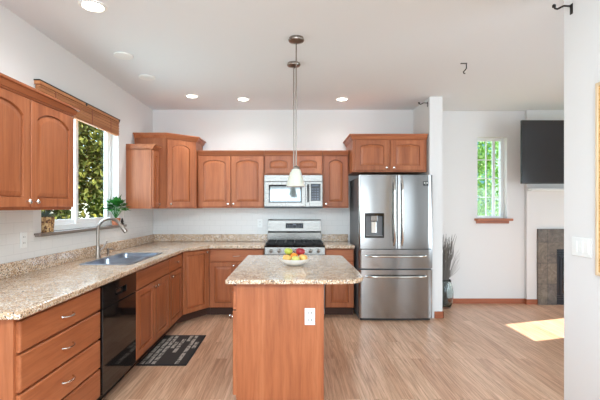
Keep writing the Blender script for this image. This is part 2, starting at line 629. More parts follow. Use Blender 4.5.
# ---- window_2 narrow far window
w2 = bpy.data.objects.new('window_2', None)
COL.objects.link(w2)
w2.location = (2.915, 5.87, 1.24)
struct(w2, 'narrow white grid window in the far wall', 'window')
hx, hz = 0.215, 1.18
MB().box(-hx, -hx+0.03, -0.03, 0.03, 0, hz).box(hx-0.045, hx, -0.03, 0.03, 0, hz).box(-hx+0.03, hx-0.045, -0.03, 0.03, 0, 0.035).box(-hx+0.03, hx-0.045, -0.03, 0.03, hz-0.04, hz).build('window_frame', 'vinyl', w2, bevel=0.003)
q = MB()
q.box(-0.040, -0.026, -0.008, 0.008, 0.035, hz-0.04).box(0.058, 0.096, -0.012, 0.012, 0.035, hz-0.04)
for k in (1, 2, 3):
    zz = 0.035+(hz-0.075)*k/4
    q.box(-hx+0.03, hx-0.045, -0.006, 0.006, zz-0.006, zz+0.006)
q.build('muntin', 'vinyl', w2)
MB().box(-hx+0.03, hx-0.045, -0.002, 0.002, 0.035, hz-0.04).build('pane', 'glass', w2)
q = MB().box(2.655, 3.175, 5.66, 5.84, 1.205, 1.24).box(2.675, 3.155, 5.735, 5.75, 1.165, 1.205)
struct(q.build('trim_4', 'cherry_h', bevel=0.006), 'wood sill and apron of the narrow window', 'window sill')

# ------------------------------------------------------------------ cabinetry
def door_loops(x0, x1, z0, z1, fw, arch, K=13):
    """outer loop and inner outlines of a raised-panel door"""
    def outer():
        P = [(x0, z0), (x1, z0)]
        for i in range(K):
            P.append((x1+(x0-x1)*i/(K-1), z1))
        return P
    def inner(ins):
        a, b_, c, d = x0+fw+ins, x1-fw-ins, z0+fw+ins, z1-fw*0.85-ins
        r = arch
        P = [(a, c), (b_, c)]
        for i in range(K):
            u = -1+2*i/(K-1)
            h = math.sqrt(max(0, 1-(0.93*u)**2))
            h0 = math.sqrt(1-0.93**2)
            P.append((b_+(a-b_)*i/(K-1), d-r+r*(h-h0)/(1-h0)))
        return P
    return outer(), inner
def knob(px, pz, parent, mtx=None, y=0):
    MB(mtx).lathe([(0.006, 0), (0.006, 0.012), (0.014, 0.018), (0.016, 0.024), (0.012, 0.030), (0.004, 0.032)], (px, y, pz), 12, 'y').build('knob', 'chrome', parent, True)
def door(parent, x0, x1, z0, z1, arch=0.0, knob_at=None, fw=0.062, mtx=None, t=0.022, name='door'):
    K = 13 if arch else 3
    out, inner = door_loops(x0, x1, z0, z1, fw, arch, K)
    R = lambda P, y: [(x, y, z) for x, z in P]
    q = MB(mtx)
    def sh(P, e):
        cx, cz = (x0+x1)/2, (z0+z1)/2
        return [(x+(e if x < cx else -e), z+(e if z < cz else -e)) for x, z in P]
    q.loops([R(out, t), R(out, 0.004), R(sh(out, 0.004), 0), R(inner(0), 0), R(inner(0.0025), 0.016), R(inner(0.0095), 0.016)], True, True)
    d = q.build(name, 'cherry_v', parent)
    p = MB(mtx)
    p.loops([R(inner(0.009), 0.0165), R(inner(0.0095), 0.008), R(inner(0.034), 0.002), R(inner(0.038), 0.0012)], False, True)
    p.build('panel', 'cherry_v', d)
    if knob_at:
        knob(knob_at[0], knob_at[1], d, mtx)
    return d
def pull(parent, cx, cz, L=0.10, mtx=None):
    pts = []
    for i in range(11):
        u = -1+2*i/10
        pts.append((cx+u*L/2, -0.028*(1-u**4)-0.0, cz-0.004*(1-u*u)))
    MB(mtx).tube(pts, [0.006, 0.005, 0.0048, 0.0045, 0.0045, 0.0045, 0.0045, 0.0045, 0.0048, 0.005, 0.006], 8).build('pull_handle', 'chrome', parent, True)
def drawer(parent, x0, x1, z0, z1, pull_len=None, knob_at=None, mtx=None, name='drawer'):
    q = MB(mtx)
    R = lambda e, y: [(x0+e, y, z0+e), (x1-e, y, z0+e), (x1-e, y, z1-e), (x0+e, y, z1-e)]
    q.loops([R(0, 0.022), R(0, 0.006), R(0.003, 0.002), R(0.008, 0)], True, True)
    d = q.build(name, 'cherry_h', parent)
    if pull_len:
        pull(d, (x0+x1)/2, (z0+z1)/2, pull_len, mtx)
    if knob_at:
        knob(knob_at[0], knob_at[1], d, mtx)
    return d
def crown(parent, poly, exposed, z0, z1, out=0.045):
    """crown moulding: poly = footprint (ccw), exposed[i] for edge i -> i+1"""
    n = len(poly)
    def off(d):
        P = []
        for i in range(n):
            p = Vector(poly[i])
            e0 = (Vector(poly[i])-Vector(poly[i-1])).normalized()
            e1 = (Vector(poly[(i+1) % n])-Vector(poly[i])).normalized()
            n0, n1 = Vector((e0.y, -e0.x)), Vector((e1.y, -e1.x))
            d0, d1 = (d if exposed[i-1] else 0), (d if exposed[i] else 0)
            det = n0.x*n1.y-n0.y*n1.x
            if abs(det) < 1e-6:
                P.append(p+n0*d0)
            else:
                P.append(p+Vector(((d0*n1.y-d1*n0.y)/det, (n0.x*d1-n1.x*d0)/det)))
        return P
    h = z1-z0
    rings = []
    for d, u in ((0.006, 0), (0.010, 0.08), (0.010, 0.2), (0.016, 0.22), (out*0.5, 0.45), (out*0.62, 0.66), (out*0.62, 0.72), (out, 0.78), (out, 1.0)):
        rings.append([(p.x, p.y, z0+h*u) for p in off(d)])
    return MB().loops(rings).build('crown_molding', 'cherry_h', parent)

def upper(label, loc, rz, w, depth, z0, z1, doors, sides=(0, 0), crown_to=None, arch=0.05, group=None):
    t = thing('upper_cabinet', label, 'cabinet', (loc[0], loc[1], z0), rz, group)
    h = z1-z0
    MB().box(0, w, 0.0225, depth, 0, h).build('carcass', 'cherry_v', t, bevel=0.002)
    for (a, b_, kx) in doors:
        door(t, a, b_, 0.018, h-0.018, arch, (kx, 0.055) if kx is not None else None)
    poly = [(0, 0.02), (w, 0.02), (w, depth), (0, depth)]
    crown(t, poly, (1, sides[1], 0, sides[0]), h-0.012, (crown_to or z1+0.055)-z0)
    return t
R90 = PI/2
G_U = None
upper('cherry two-door wall cabinet in the left foreground, left of the sink window', (-1.672, 2.02), R90, 1.02, 0.326, 1.385, 2.11,
      [(0.008, 0.504, 0.47), (0.514, 1.01, 0.548)], (1, 1), 2.165, 0.06)
upper('narrow cherry wall cabinet right of the sink window, seen from its end panel', (-1.67, 4.755), R90, 0.227, 0.33, 1.385, 2.11,
      [(0.012, 0.212, 0.172)], (0, 0), 2.165, 0.035)
upper('cherry two-door wall cabinet between corner cabinet and microwave', (-1.272, 5.33), 0, 0.894, 0.33, 1.392, 2.112,
      [(0.006, 0.440, 0.41), (0.452, 0.888, 0.482)], (0, 0), 2.165, 0.05)
upper('short cherry two-door wall cabinet above the microwave', (-0.374, 5.33), 0, 0.786, 0.33, 1.842, 2.112,
      [(0.012, 0.375, None), (0.411, 0.774, None)], (0, 0), 2.165, 0.035)
upper('narrow tall single-door cherry wall cabinet right of the microwave', (0.416, 5.33), 0, 0.350, 0.33, 1.392, 2.112,
      [(0.016, 0.336, 0.045)], (0, 0), 2.165, 0.05)
upper('cherry two-door cabinet above the stainless fridge', (0.775, 5.04), 0, 0.952, 0.62, 1.852, 2.28,
      [(0.03, 0.463, 0.43), (0.487, 0.92, 0.522)], (1, 0), 2.335, 0.03)

# diagonal corner wall cabinet
a0 = Vector((-1.59, 4.986))
a1 = Vector((-1.278, 5.262))
ang = math.atan2(a1.y-a0.y, a1.x-a0.x)
t = thing('corner_cabinet', 'tall diagonal cherry corner wall cabinet rising above its neighbours', 'cabinet', (a0.x, a0.y, 1.385), ang)
inv = Matrix.Rotation(-ang, 2)
def loc2(p, o):
    q = inv @ (Vector(p)-o)
    return (q.x, q.y)
poly = [loc2(p, a0) for p in ((-1.59, 4.986), (-1.278, 5.262), (-1.278, 5.66), (-1.99, 5.66), (-1.99, 4.986))]
MB().prism(poly, 0, 0.90).build('carcass', 'cherry_v', t, bevel=0.002)
Ld = (a1-a0).length
door(t, 0.008, Ld-0.035, 0.02, 0.875, 0.05, (0.045, 0.055), mtx=Matrix.Translation((0, -0.022, 0)))
crown(t, poly, (1, 1, 0, 0, 1), 0.888, 0.95, 0.05)

# ---- base cabinets
def base(label, loc, rz, w, depth, h=0.874, open_top=False):
    t = thing('base_cabinet', label, 'cabinet', (loc[0], loc[1], 0), rz)
    if open_top:
        q = MB().box(0, w, 0.0225, 0.04, 0.11, h).box(0, w, depth-0.015, depth, 0.11, h).box(0, 0.018, 0.04, depth-0.015, 0.11, h).box(w-0.018, w, 0.04, depth-0.015, 0.11, h).box(0.018, w-0.018, 0.04, depth-0.015, 0.11, 0.13)
        q.build('carcass', 'cherry_v', t)
    else:
        MB().box(0, w, 0.0225, depth, 0.11, h).build('carcass', 'cherry_v', t, bevel=0.002)
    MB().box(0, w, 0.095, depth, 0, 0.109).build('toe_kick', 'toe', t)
    return t
XFACE = -1.30
DPT = 0.69
t = base('cherry four-drawer base cabinet in the left foreground', (XFACE, 1.872), R90, 0.822, DPT)
for z0, z1 in ((0.707, 0.856), (0.514, 0.693), (0.316, 0.500), (0.120, 0.302)):
    drawer(t, 0.018, 0.812, z0, z1, 0.11)
# dishwasher
t = thing('dishwasher', 'glossy black dishwasher between drawer cabinet and sink cabinet', 'dishwasher', (XFACE, 2.700, 0), R90)
MB().box(0.005, 0.583, 0.03, 0.66, 0.10, 0.868).build('body', 'black', t)
MB().box(0.004, 0.584, -0.004, 0.03, 0.115, 0.700).build('door', 'black_gloss', t, bevel=0.004)
cp = MB().slab([(0.004, 0), (0.584, 0), (0.584, 0.155), (0.004, 0.155)], [[(0.20, 0.045), (0.20, 0.095), (0.39, 0.095), (0.39, 0.045)]], 0, 0.036)
o = cp.build('control_panel', 'black_gloss', t, bevel=0.002)
o.location = (0, 0.03, 0.707)
o.rotation_euler = (PI/2, 0, 0)
MB().box(0.20, 0.39, 0.022, 0.032, 0.745, 0.81).build('handle_pocket', 'black', t)
MB().box(0.25, 0.335, 0.012, 0.02, 0.765, 0.782).build('latch', 'nickel', t)
MB().box(0.01, 0.578, 0.09, 0.12, 0.0, 0.10).build('toe_kick', 'black', t)
# sink base
t = base('cherry sink base cabinet with false front and two doors', (XFACE, 3.292), R90, 0.906, DPT, open_top=True)
drawer(t, 0.014, 0.892, 0.707, 0.856, name='false_front')
door(t, 0.014, 0.448, 0.118, 0.695, 0, (0.415, 0.655))
door(t, 0.458, 0.892, 0.118, 0.695, 0, (0.49, 0.655))
t = base('narrow cherry base cabinet with one drawer, right of the sink cabinet', (XFACE, 4.202), R90, 0.496, DPT)
drawer(t, 0.014, 0.484, 0.707, 0.856, None, (0.25, 0.785))
door(t, 0.014, 0.484, 0.118, 0.695, 0, (0.05, 0.655))
# corner base
b0 = Vector((-1.30, 4.703))
b1 = Vector((-1.066, 5.062))
ang2 = math.atan2(b1.y-b0.y, b1.x-b0.x)
t = thing('corner_cabinet', 'angled cherry corner base cabinet with one tall door', 'cabinet', (b0.x, b0.y, 0), ang2)
inv = Matrix.Rotation(-ang2, 2)
MB().prism([loc2(p, b0) for p in ((-1.322, 4.703), (-1.322, 4.72), (-1.075, 5.084), (-1.066, 5.084), (-1.066, 5.64), (-1.975, 5.64), (-1.975, 4.703))], 0.11, 0.874).build('carcass', 'cherry_v', t)
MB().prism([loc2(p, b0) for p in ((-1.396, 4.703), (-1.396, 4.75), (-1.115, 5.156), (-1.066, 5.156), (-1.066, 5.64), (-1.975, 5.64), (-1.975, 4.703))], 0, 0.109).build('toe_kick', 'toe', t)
Lb = (b1-b0).length
door(t, 0.006, Lb-0.016, 0.118, 0.862, 0, (Lb-0.045, 0.83), 0.055)
# back base cabinets
t = base('cherry base cabinet with drawer and two doors left of the range', (-1.062, 5.06), 0, 0.702, 0.60)
drawer(t, 0.008, 0.694, 0.707, 0.856, 0.10)
door(t, 0.008, 0.346, 0.118, 0.695, 0, (0.315, 0.655))
door(t, 0.356, 0.694, 0.118, 0.695, 0, (0.387, 0.655))
t = base('narrow cherry base cabinet between range and fridge', (0.424, 5.06), 0, 0.372, 0.60)
drawer(t, 0.008, 0.364, 0.707, 0.856, 0.10)
door(t, 0.008, 0.364, 0.118, 0.695, 0, (0.045, 0.655))

# ---- worktops
SX0, SX1, SY0, SY1 = -1.80, -1.385, 3.36, 4.20
t = thing('worktop', 'L-shaped speckled beige granite worktop with the sink cut into it', 'worktop', (0, 0, 0.8755))
outer = [(-1.99, 1.845), (-1.272, 1.845), (-1.272, 4.69), (-1.045, 5.025), (-0.352, 5.025), (-0.352, 5.66), (-1.99, 5.66)]
MB().slab(outer, [[(SX0, SY0), (SX0, SY1), (SX1, SY1), (SX1, SY0)]], 0, 0.0385).build('slab', 'granite', t, bevel=0.008, seg=3)
q = MB().box(-1.99, -1.968, 1.845, 5.66, 0.039, 0.141).box(-1.968, -0.352, 5.638, 5.66, 0.039, 0.141)
q.build('backsplash', 'granite', t, bevel=0.003)
t = thing('worktop', 'short speckled granite worktop between range and fridge', 'worktop', (0, 0, 0.8755))
MB().box(0.422, 0.800, 5.025, 5.66, 0, 0.0385).build('slab', 'granite', t, bevel=0.008, seg=3)
MB().box(0.422, 0.800, 5.638, 5.66, 0.039, 0.141).build('backsplash', 'granite', t, bevel=0.003)

# ---- sink
t = thing('kitchen_sink', 'stainless steel double-bowl sink set in the granite worktop', 'sink', ((SX0+SX1)/2, (SY0+SY1)/2, 0.914))
hx, hy = (SX1-SX0)/2, (SY1-SY0)/2
def rr(cx, cy, ax, ay, r, z, n=5):
    P = []
    for qx, qy, a in ((1, 1, 0), (-1, 1, PI/2), (-1, -1, PI), (1, -1, 3*PI/2)):
        for i in range(n):
            b_ = a+PI/2*i/(n-1)
            P.append((cx+qx*(ax-r)+r*math.cos(b_), cy+qy*(ay-r)+r*math.sin(b_), z))
    return P
bw = hy/2-0.018
q = MB()
c1, c2 = -hy/2+0.003, hy/2-0.003
o1 = [(x, y) for x, y, z in rr(0, 0, hx+0.015, hy+0.015, 0.03, 0)]
h1 = [(x, y) for x, y, z in rr(0, c1, hx-0.012, bw, 0.05, 0)]
h2 = [(x, y) for x, y, z in rr(0, c2, hx-0.012, bw, 0.05, 0)]
q.slab(o1, [list(reversed(h1)), list(reversed(h2))], 0.0008, 0.004)
q.build('rim', 'steel_sink', t, bevel=0.001)
for cy in (c1, c2):
    q = MB()
    q.loops([rr(0, cy, hx-0.010, bw+0.002, 0.05, 0.0008), rr(0, cy, hx-0.016, bw-0.004, 0.05, -0.02), rr(0, cy, hx-0.03, bw-0.018, 0.05, -0.165), rr(0, cy, hx-0.06, bw-0.05, 0.03, -0.18)], False, True)
    bo = q.build('bowl', 'steel_sink', t, 'all')
    MB().lathe([(0.04, 0), (0.04, 0.004), (0.03, 0.004), (0.026, 0.001)], (0, cy, -0.18), 16).build('drain', 'chrome', bo, True)

# ---- faucet
t = thing('faucet', 'tall brushed nickel gooseneck faucet with pull-down head at the sink', 'faucet', (-1.872, 3.81, 0.914))
MB().lathe([(0.03, 0.0008), (0.03, 0.006), (0.024, 0.014), (0.021, 0.03), (0.021, 0.10), (0.016, 0.115)], n=20).build('base', 'nickel', t, True)
pts = [(0, 0, 0.11), (0, 0, 0.18), (0, 0, 0.265)]
for i in range(1, 13):
    a = PI-PI*0.83*i/12
    pts.append((0.115+0.115*math.cos(a), -0.0*i/12, 0.265+0.115*math.sin(a)))
MB().tube(pts, 0.0145, 14).build('spout', 'nickel', t, True)
p0 = Vector(pts[-1])
dr = (Vector(pts[-1])-Vector(pts[-2])).normalized()
MB().tube([p0, p0+dr*0.01, p0+dr*0.03, p0+dr*0.085, p0+dr*0.095], [0.0145, 0.017, 0.018, 0.021, 0.019], 14).build('spray_head', 'nickel', t, True)
hd = MB().tube([(0.0, 0.015, 0.06), (0.0, 0.035, 0.062)], [0.016, 0.014], 12).tube([(0.0, 0.035, 0.062), (0.025, 0.06, 0.10), (0.05, 0.08, 0.155)], [0.007, 0.0065, 0.008], 10)
hd.build('lever', 'nickel', t, True)
t = thing('soap_dispenser', 'small nickel soap dispenser on the worktop beside the faucet', 'soap dispenser', (-1.872, 4.02, 0.914))
MB().lathe([(0.02, 0.0008), (0.02, 0.006), (0.012, 0.01), (0.012, 0.05), (0.015, 0.055), (0.015, 0.066), (0.006, 0.07)], n=14).build('pump', 'nickel', t, True)
MB().tube([(0.01, 0, 0.062), (0.04, 0, 0.064), (0.062, 0, 0.054)], 0.006, 8).build('nozzle', 'nickel', t, True)

# ------------------------------------------------------------------ range
t = thing('range', 'stainless steel gas range with black grates in the back run', 'range', (0.035, 5.0, 0))
hw = 0.381
MB().box(-hw, hw, 0.045, 0.645, 0.02, 0.895).build('body', 'steel_side', t)
MB().box(-hw, hw, 0.012, 0.60, 0.896, 0.918).build('cooktop', 'black_gloss', t, bevel=0.004)
q = MB()
q.loops([[(-hw, 0.0, 0.80), (-hw, 0.044, 0.80), (-hw, 0.044, 0.895), (-hw, 0.012, 0.895)], [(hw, 0.0, 0.80), (hw, 0.044, 0.80), (hw, 0.044, 0.895), (hw, 0.012, 0.895)]])
cp = q.build('control_panel', 'steel_dark', t, bevel=0.003)
for x in (-0.30, -0.20, 0.0, 0.20, 0.30):
    MB().lathe([(0.024, 0), (0.024, 0.006), (0.019, 0.010), (0.017, 0.032), (0.010, 0.036)], (x, 0.004, 0.848), 16, 'y').build('knob', 'nickel', cp, True)
bg = MB()
bg.loops([[(-hw+0.005, 0.60, 0.918), (-hw+0.005, 0.655, 0.918), (-hw+0.005, 0.655, 1.222), (-hw+0.005, 0.625, 1.228), (-hw+0.005, 0.605, 1.215), (-hw+0.005, 0.59, 1.06), (-hw+0.005, 0.60, 1.04)],
          [(hw-0.005, 0.60, 0.918), (hw-0.005, 0.655, 0.918), (hw-0.005, 0.655, 1.222), (hw-0.005, 0.625, 1.228), (hw-0.005, 0.605, 1.215), (hw-0.005, 0.59, 1.06), (hw-0.005, 0.60, 1.04)]])
b_ = bg.build('backguard', 'steel_dark', t, bevel=0.002)
MB().box(-hw+0.006, hw-0.006, 0.586, 0.60, 1.052, 1.064).build('trim_strip', 'black', b_)
d_ = MB(Matrix.Translation((0, 0.594, 1.14)) @ Matrix.Rotation(math.radians(-5.5), 4, 'X'))
d_.box(-0.125, 0.125, -0.004, 0.01, -0.036, 0.036)
d_ = d_.build('display', 'display', b_)
q = MB(Matrix.Translation((0, 0.594, 1.14)) @ Matrix.Rotation(math.radians(-5.5), 4, 'X'))
q.box(-0.022, 0.022, -0.006, -0.0038, 0.006, 0.02)
for k in range(9):
    if k == 4:
        continue
    q.box(-0.105+k*0.025, -0.093+k*0.025, -0.006, -0.0038, -0.022, -0.014)
    q.box(-0.105+k*0.025, -0.093+k*0.025, -0.006, -0.0038, 0.004, 0.010)
q.build('buttons', 'bluemark', b_)
for gx in (-0.245, 0.0, 0.245):
    q = MB()
    a, c = gx-0.115, gx+0.115
    for yy in (0.06, 0.545):
        q.box(a, c, yy-0.007, yy+0.007, 0.928, 0.944)
    for xx in (a, c, gx):
        q.box(xx-0.007, xx+0.007, 0.053, 0.552, 0.928, 0.944)
    for yy in (0.16, 0.30, 0.44):
        q.box(a, c, yy-0.006, yy+0.006, 0.929, 0.943)
    for xx in (a, c):
        for yy in (0.06, 0.545):
            q.box(xx-0.007, xx+0.007, yy-0.007, yy+0.007, 0.918, 0.93)
    q.build('grate', 'iron', t)
for bx, by in ((-0.245, 0.17), (-0.245, 0.43), (0.245, 0.17), (0.245, 0.43), (0, 0.30)):
    MB().lathe([(0.05, 0), (0.05, 0.004), (0.036, 0.005), (0.036, 0.009), (0.03, 0.0095)], (bx, by, 0.9185), 18).build('burner', 'iron', t, True)
od = MB().box(-hw+0.003, hw-0.003, 0.0, 0.045, 0.22, 0.793).build('oven_door', 'steel_dark', t, bevel=0.004)
MB().box(-0.26, 0.26, -0.002, 0.01, 0.33, 0.62).build('oven_window', 'glass_dark', od)
MB().tube([(-0.33, 0, 0.735), (-0.33, -0.045, 0.735)], 0.009, 8).tube([(0.33, 0, 0.735), (0.33, -0.045, 0.735)], 0.009, 8).tube([(-0.35, -0.048, 0.735), (0.35, -0.048, 0.735)], 0.012, 12).build('door_handle', 'steel_dark', od, True)
MB().box(-hw+0.003, hw-0.003, 0.0, 0.045, 0.03, 0.213).build('storage_drawer', 'steel_dark', t, bevel=0.004)

# ------------------------------------------------------------------ microwave
t = thing('microwave', 'stainless over-the-range microwave with mirrored door', 'microwave', (0.019, 5.27, 1.40))
hw = 0.388
MB().box(-hw, hw, 0.03, 0.385, 0.0, 0.432).build('body', 'steel_side', t)
MB().box(-hw, hw, 0.0, 0.03, 0.345, 0.432).build('vent_strip', 'steel_dark', t, bevel=0.004)
dx0, dx1 = -hw, 0.165
dd = MB().slab([(dx0, 0.012), (dx1, 0.012), (dx1, 0.343), (dx0, 0.343)], [[(dx0+0.06, 0.065), (dx0+0.06, 0.30), (dx1-0.055, 0.30), (dx1-0.055, 0.065)]], 0, 0.028)
dd = dd.build('door', 'steel_dark', t, bevel=0.003)
dd.location = (0, 0.03, 0)
dd.rotation_euler = (PI/2, 0, 0)
q = MB().box(dx0+0.055, dx1-0.05, 0.06, 0.305, 0.006, 0.018)
q.build('door_window', 'oven_glass', dd)
MB().slab([(dx0+0.06, 0.065), (dx1-0.055, 0.065), (dx1-0.055, 0.30), (dx0+0.06, 0.30)], [[(dx0+0.078, 0.082), (dx0+0.078, 0.283), (dx1-0.073, 0.283), (dx1-0.073, 0.082)]], 0.017, 0.022).build('window_border', 'glass_dark', dd)
MB().tube([(0.195, 0.0, 0.075), (0.195, -0.035, 0.078), (0.195, -0.038, 0.10), (0.195, -0.038, 0.28), (0.195, -0.035, 0.302), (0.195, 0.0, 0.305)], 0.010, 10).build('handle', 'black', t, True)
MB().box(0.168, 0.215, 0.004, 0.03, 0.012, 0.343).box(0.168, 0.186, 0.002, 0.03, 0.012, 0.343).build('handle_strip', 'steel_dark', t)
cp = MB().box(0.217, hw, 0.0, 0.03, 0.012, 0.343).build('control_panel', 'steel_dark', t, bevel=0.003)
MB().box(0.232, hw-0.026, -0.002, 0.004, 0.085, 0.315).build('keypad', 'display', cp)
q = MB()
for r_ in range(5):
    for c_ in range(3):
        q.box(0.246+c_*0.034, 0.268+c_*0.034, -0.0032, -0.001, 0.105+r_*0.033, 0.122+r_*0.033)
q.build('buttons', 'bluemark', cp)
MB().box(0.25, 0.335, -0.0032, -0.001, 0.282, 0.300).build('clock_display', 'bluemark', cp)
MB().box(-hw, hw, 0.005, 0.37, -0.012, 0.0).build('underside', 'black', t)

# ------------------------------------------------------------------ fridge
t = thing('refrigerator', 'stainless french-door refrigerator with water dispenser and two drawers', 'refrigerator', (1.281, 4.85, 0))
hw = 0.453
MB().box(-hw, hw, 0.075, 0.80, 0.02, 1.775).build('cabinet', 'steel_side', t, bevel=0.004)
MB().box(-hw+0.02, hw-0.02, 0.06, 0.10, 0.0, 0.05).build('kick_grille', 'black', t)
for a in (-hw+0.01, hw-0.12):
    MB().box(a, a+0.11, 0.072, 0.15, 1.776, 1.80).build('hinge_cover', 'steel_side', t)
def fy(x):
    u = x/hw
    return 0.022*u*u
def front(x0, x1, z0, z1, hole=None, n=14):
    """convex front panel between x0..x1 with rounded outer edges, optional rectangular hole"""
    q = MB()
    def xs(a, b):
        return [a+(b-a)*i/n for i in range(n+1)]
    def strip(a, b, za, zb):
        X = xs(a, b)
        rings = []
        for x in X:
            y = fy(x)
            e = 0
            for side in (x0, x1):
                d = abs(x-side)
                if d < 0.012:
                    e = max(e, (1-d/0.012)*0.008)
            rings.append([(x, y+e, za), (x, 0.07, za), (x, 0.07, zb), (x, y+e, zb)])
        q.loops(rings)
    if hole:
        a, b, c, d = hole
        strip(x0, a, z0, z1)
        strip(b, x1, z0, z1)
        strip(a, b, z0, c)
        strip(a, b, d, z1)
    else:
        strip(x0, x1, z0, z1)
    return q
ZS1, ZS2, ZS3, ZS4 = 0.885, 0.642, 0.632, 0.035
DH = (-0.385, -0.148, 1.025, 1.33)
dl = front(-hw, -0.003+0.02, ZS1+0.006, 1.80, DH).build('door', 'steel', t, True)
dr_ = front(0.023, hw, ZS1+0.006, 1.80).build('door', 'steel', t, True)
d1 = front(-hw, hw, ZS2+0.006, ZS1-0.004, n=30).build('drawer', 'steel', t, True)
d2 = front(-hw, hw, ZS4, ZS3-0.002, n=30).build('drawer', 'steel', t, True)
# dispenser
q = MB().box(DH[0], DH[1], 0.06, 0.069, DH[2], DH[3])
q.build('dispenser_recess', 'steel_side', dl)
q = MB()
for (a, b, c, d) in ((DH[0], DH[0]+0.014, DH[2], DH[3]), (DH[1]-0.014, DH[1], DH[2], DH[3]), (DH[0]+0.014, DH[1]-0.014, DH[2], DH[2]+0.02), (DH[0]+0.014, DH[1]-0.014, DH[3]-0.035, DH[3])):
    q.box(a, b, 0.004, 0.06, c, d)
q.build('dispenser_frame', 'black_gloss', dl)
MB().box(-0.31, -0.225, 0.02, 0.06, 1.23, 1.31).build('dispenser_nozzle', 'steel', dl, bevel=0.006)
MB().box(-0.298, -0.236, 0.042, 0.058, 1.08, 1.225).build('dispenser_paddle', 'chrome', dl, bevel=0.004)
MB().box(-0.37, -0.163, 0.012, 0.058, 1.046, 1.055).build('drip_tray', 'steel', dl)
# handles
def vhandle(x, parent):
    pts = []
    for i in range(17):
        u = -1+2*i/16
        pts.append((x, fy(x)-0.052*(1-u**8)+0.004-0.006*(1-u*u), 1.335+u*0.40))
    MB().tube(pts, 0.0125, 10).build('handle', 'chrome', parent, True)
vhandle(-0.030, dl)
vhandle(0.068, dr_)
def hhandle(z, parent):
    pts = []
    for i in range(21):
        u = -1+2*i/20
        x = u*0.37
        pts.append((x, fy(x)-0.05*(1-u**10)+0.002, z))
    MB().tube(pts, 0.014, 10).build('handle', 'chrome', parent, True)
hhandle(0.802, d1)
hhandle(0.552, d2)
q = MB().box(0.335, 0.398, 0.006, 0.024, 1.668, 1.722).build('badge', 'black', dr_, bevel=0.002)
q2 = MB().box(0.342, 0.358, 0.004, 0.007, 1.690, 1.712).box(0.372, 0.390, 0.004, 0.007, 1.690, 1.712).box(0.362, 0.368, 0.004, 0.007, 1.676, 1.686)
q2.build('badge_marks', 'mark', dr_)

# ------------------------------------------------------------------ island
t = thing('island_cabinet', 'cherry kitchen island with plain end panel facing the viewer', 'kitchen island', (-0.083, 2.70, 0))
MB().box(-0.30, 0.299, 0.02, 1.28, 0.0, 0.8825).build('carcass', 'cherry_v', t)
MB().box(-0.295, 0.301, 0.0, 0.0195, 0.0, 0.8825).build('end_panel', 'cherry_v', t, bevel=0.002)
Ml = Matrix.Translation((-0.323, 1.28, 0)) @ Matrix.Rotation(-PI/2, 4, 'Z')
MB().box(-0.301, -0.2955, 0.004, 0.0195, 0.10, 0.8825).build('face_frame', 'cherry_v', t)
for k in range(3):
    a = 0.008+k*0.4265
    drawer(t, a, a+0.415, 0.705, 0.865, 0.10, mtx=Ml)
    door(t, a, a+0.415, 0.118, 0.695, 0, (a+0.36, 0.64), mtx=Ml)
op = MB().box(0.170, 0.240, -0.006, -0.0004, 0.600, 0.714).build('outlet_plate', 'white', t, bevel=0.002)
q = MB()
for zz in (0.632, 0.682):
    q.box(0.190, 0.1955, -0.0068, -0.0055, zz-0.008, zz+0.010).box(0.2135, 0.219, -0.0068, -0.0055, zz-0.007, zz+0.009).box(0.202, 0.208, -0.0068, -0.0055, zz-0.016, zz-0.011)
q.build('outlet_slots', 'slot', op)
P = [(-0.452, 2.656)]
def arc(cx, cy, r, a0_, a1_, n=8):
    return [(cx+r*math.cos(a0_+(a1_-a0_)*i/n), cy+r*math.sin(a0_+(a1_-a0_)*i/n)) for i in range(n+1)]
P = arc(-0.432, 2.676, 0.02, PI, 1.5*PI, 3)+arc(0.33, 2.836, 0.18, -PI/2, 0, 10)+arc(0.43, 3.96, 0.08, 0, PI/2, 6)+arc(-0.432, 4.02, 0.02, PI/2, PI, 3)
tag(MB().prism(P, 0.884, 0.914).build('island_worktop', 'granite', bevel=0.007, seg=3), 'speckled granite island top with rounded right corners', 'worktop')

# fruit bowl
BX, BY, BZ = 0.022, 3.33, 0.9145
t = thing('fruit_bowl', 'shallow white ceramic bowl of fruit on the island', 'bowl', (BX, BY, BZ))
MB().lathe([(0.055, 0), (0.06, 0.004), (0.09, 0.014), (0.118, 0.034), (0.132, 0.058), (0.129, 0.059), (0.112, 0.038), (0.085, 0.020), (0.05, 0.012), (0.0005, 0.011)], n=40).build('bowl', 'ceramic', t, True)
def fruit_obj(name, label, cat, mt, p, r, sq=0.92, stem=True, tilt=(0.2, 0.1)):
    t = thing(name, label, cat, (BX+p[0], BY+p[1], BZ+p[2]))
    t.rotation_euler = (tilt[0], tilt[1], random.random()*3)
    prof = []
    for i in range(15):
        a = -PI/2+PI*i/14
        rad = r*math.cos(a)
        h = r*sq*math.sin(a)
        if name != 'orange':
            h -= r*0.16*max(0, math.sin(a))**6 - r*0.10*max(0, -math.sin(a))**6
            rad *= 1+0.04*math.sin(a)
        prof.append((max(rad, 0.0008), h))
    MB().lathe(prof, n=22).build('flesh', mt, t, 'all')
    if stem:
        MB().tube([(0, 0, r*0.62), (0.001, 0, r*0.85), (0.004, 0, r*1.02)], 0.0016, 6).build('stem', 'bark', t, True)
    else:
        MB().lathe([(0.0035, 0), (0.0035, 0.0012), (0.001, 0.002)], (0, 0, r*sq-0.0005), 8).build('stem_button', 'bark', t)
    return t
fruit_obj('apple', 'yellow-orange apple at the front left of the fruit bowl', 'fruit', 'peach', (-0.064, -0.03, 0.062), 0.037)
fruit_obj('apple', 'pale green apple at the front centre of the fruit bowl', 'fruit', 'pear', (0.008, -0.062, 0.057), 0.034)
fruit_obj('apple', 'yellow apple at the front right of the fruit bowl', 'fruit', 'peach', (0.072, -0.022, 0.064), 0.037)
